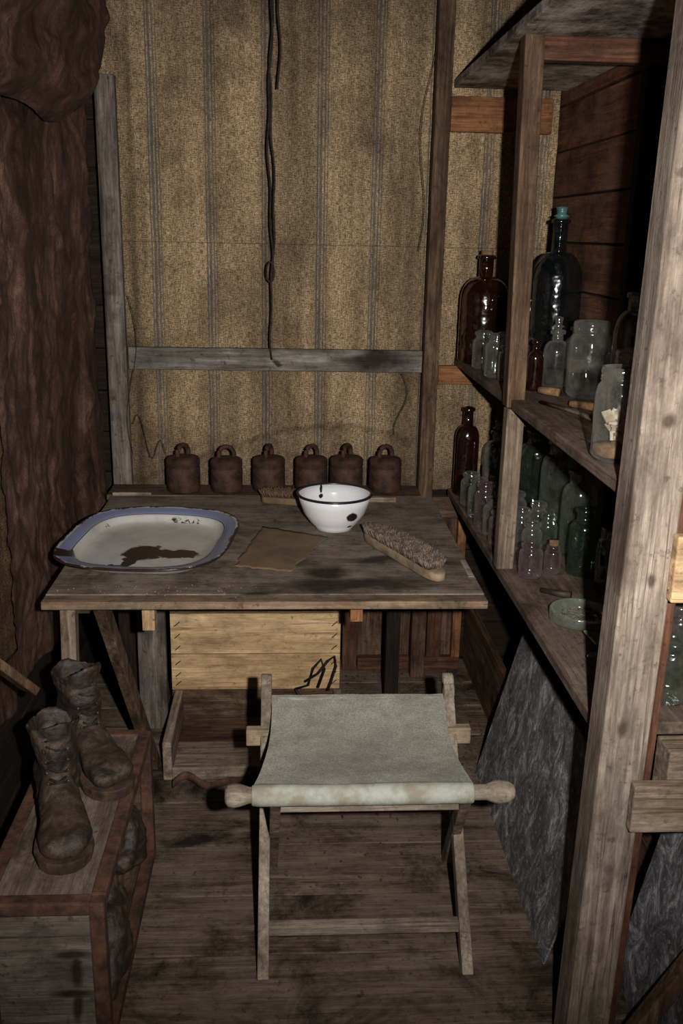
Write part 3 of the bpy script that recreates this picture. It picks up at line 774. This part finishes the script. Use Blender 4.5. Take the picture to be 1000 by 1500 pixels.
b=MB(); b.tube([(.635,2.33,1.131),(.675,2.29,1.131)],.0100,CK,12); b.obj('cork')
b=MB(); b.tube([(.60,2.18,1.126),(.65,2.04,1.126),(.66,1.95,1.126)],.005,W('weath','Y',2),8); b.tube([(.66,2.14,1.130),(.70,2.10,1.130)],.009,CK,10); b.obj('wooden_stick')
b=MB(); b.rng(.60,.665,2.44,2.485,1.121,1.15,LB); b.obj('small_cardboard_box',.002)
# lower shelf
bottle('brown_glass_bottle',.587,2.98,LS,.039,.29,.016,.06,.045,GB,.005)
bottle('stoppered_apothecary_bottle',.685,2.95,LS,.048,.22,.02,.035,.04,GC,.008,GC,(DP,.45),True)
for (x,y,r,h,g) in ((.580,2.72,.032,.12,GC),(.582,2.63,.032,.13,GP),(.655,2.66,.031,.13,GC),(.590,2.54,.032,.11,GC),(.66,2.57,.03,.12,GC),(.582,2.85,.033,.105,GC),(.655,2.80,.03,.11,GC),(.585,2.45,.029,.10,GP),
      (.635,2.40,.028,.12,GC),(.695,2.46,.027,.12,GC),(.640,2.31,.027,.11,GC),(.70,2.375,.026,.11,GL)):
    jar('small_glass_jar',x,y,LS,r,h,g)
jar('small_glass_jar',.612,2.20,LS,.030,.09,GP)
bottle('corked_vial',.675,2.225,LS,.022,.075,.015,.014,.012,GP,.003,CK)
bottle('tall_glass_jar',.75,2.72,LS,.052,.27,.03,.04,.05,GG,.005); bottle('tall_glass_jar',.775,2.57,LS,.05,.27,.03,.04,.05,GL,.005)
bottle('tall_glass_jar',.785,2.39,LS,.048,.23,.03,.04,.04,GL,.005)
bottle('green_glass_bottle',.748,2.22,LS,.036,.175,.02,.035,.025,GG,.006)
mason('mason_jar',.79,2.10,LS,.046,.16,GG)
mason('mason_jar',.795,1.98,LS,.040,.15,GC)
GD=glass('dish_glass',(.90,.92,.90),(140,146,136),.10,.1,.25)
b=MB(); b.lathe([(0,.001),(.064,.001),(.067,.004),(.067,.024),(.065,.026),(.063,.024),(.063,.006),(0,.005)],(.655,1.92,LS+.0008),GD,48)
for i in range(60):
    a=random.random()*6.28; q=random.random()**.5*.055; b.box((.655+q*math.cos(a),1.92+q*math.sin(a),LS+.009),(.010,.004,.002),LB,(random.random(),0,random.random()*3))
b.obj('glass_petri_dish')
b=MB()
for (x,y,rz,k_) in ((.655,1.775,.4,1.1),(.625,1.69,1.4,1.0),(.66,1.73,2.2,.8)):
    pts=[Vector((math.cos(a)*.028*k*k_,math.sin(a)*.03*k*k_,0)) for a,k in ((0,1),(1.3,.7),(2.2,1.2),(3.6,.8),(5,1.1))]
    R=Euler((.30,.1,rz)).to_matrix(); c0=Vector((x,y,LS+.0155))
    b.loft([[c0+R@p for p in pts],[c0+R@(p+Vector((0,0,.004))) for p in pts]],glass('shard_glass',(.7,.8,.72),(130,144,122),.4,.1,.2),False)
b.obj('broken_glass_shards')
b=MB(); b.tube([(.61,2.08,.690),(.64,2.06,.690),(.67,2.04,.692)],[.006,.008,.010],simple('spoon_dark',(30,24,20),(50,40,32),.6,40),12); b.obj('wooden_spoon')
mason('mason_jar',.765,1.66,LS,.045,.15,GC)
mason('mason_jar',.71,1.55,LS,.038,.12,GL)
b=MB(); b.beam((-.575,1.70,.70),(-.52,1.78,.59),.045,.018,W('brown','Z',9,amt=.4)); b.obj('broken_board',.003)

# ------------------------------------------------------------------ light / camera / world
w=bpy.data.worlds.new('world'); scene.world=w; w.use_nodes=True
w.node_tree.nodes['Background'].inputs[0].default_value=(1,.9,.8,1); w.node_tree.nodes['Background'].inputs[1].default_value=.006
cam=bpy.data.cameras.new('camera'); co=bpy.data.objects.new('camera',cam); scene.collection.objects.link(co); scene.camera=co
cam.sensor_fit='VERTICAL'; cam.sensor_height=36; cam.sensor_width=24; cam.lens=1380/1500*36; cam.clip_start=.02
co.matrix_world=Matrix.Translation((0,0,1.5))@Matrix.Rotation(math.radians(-3.5),4,'Z')@Matrix.Rotation(math.radians(73.5),4,'X')@Matrix.Rotation(math.radians(1.2),4,'Z')
l=bpy.data.lights.new('camera_flash','SPOT'); l.energy=290; l.spot_size=math.radians(87); l.spot_blend=.95; l.shadow_soft_size=.016; l.color=(1,.96,.91)
lo=bpy.data.objects.new('camera_flash',l); scene.collection.objects.link(lo)
lo.location=(.13,.0,1.53)
tgt=Vector((.11,2.9,.97)); lo.rotation_euler=(tgt-lo.location).to_track_quat('-Z','Y').to_euler()
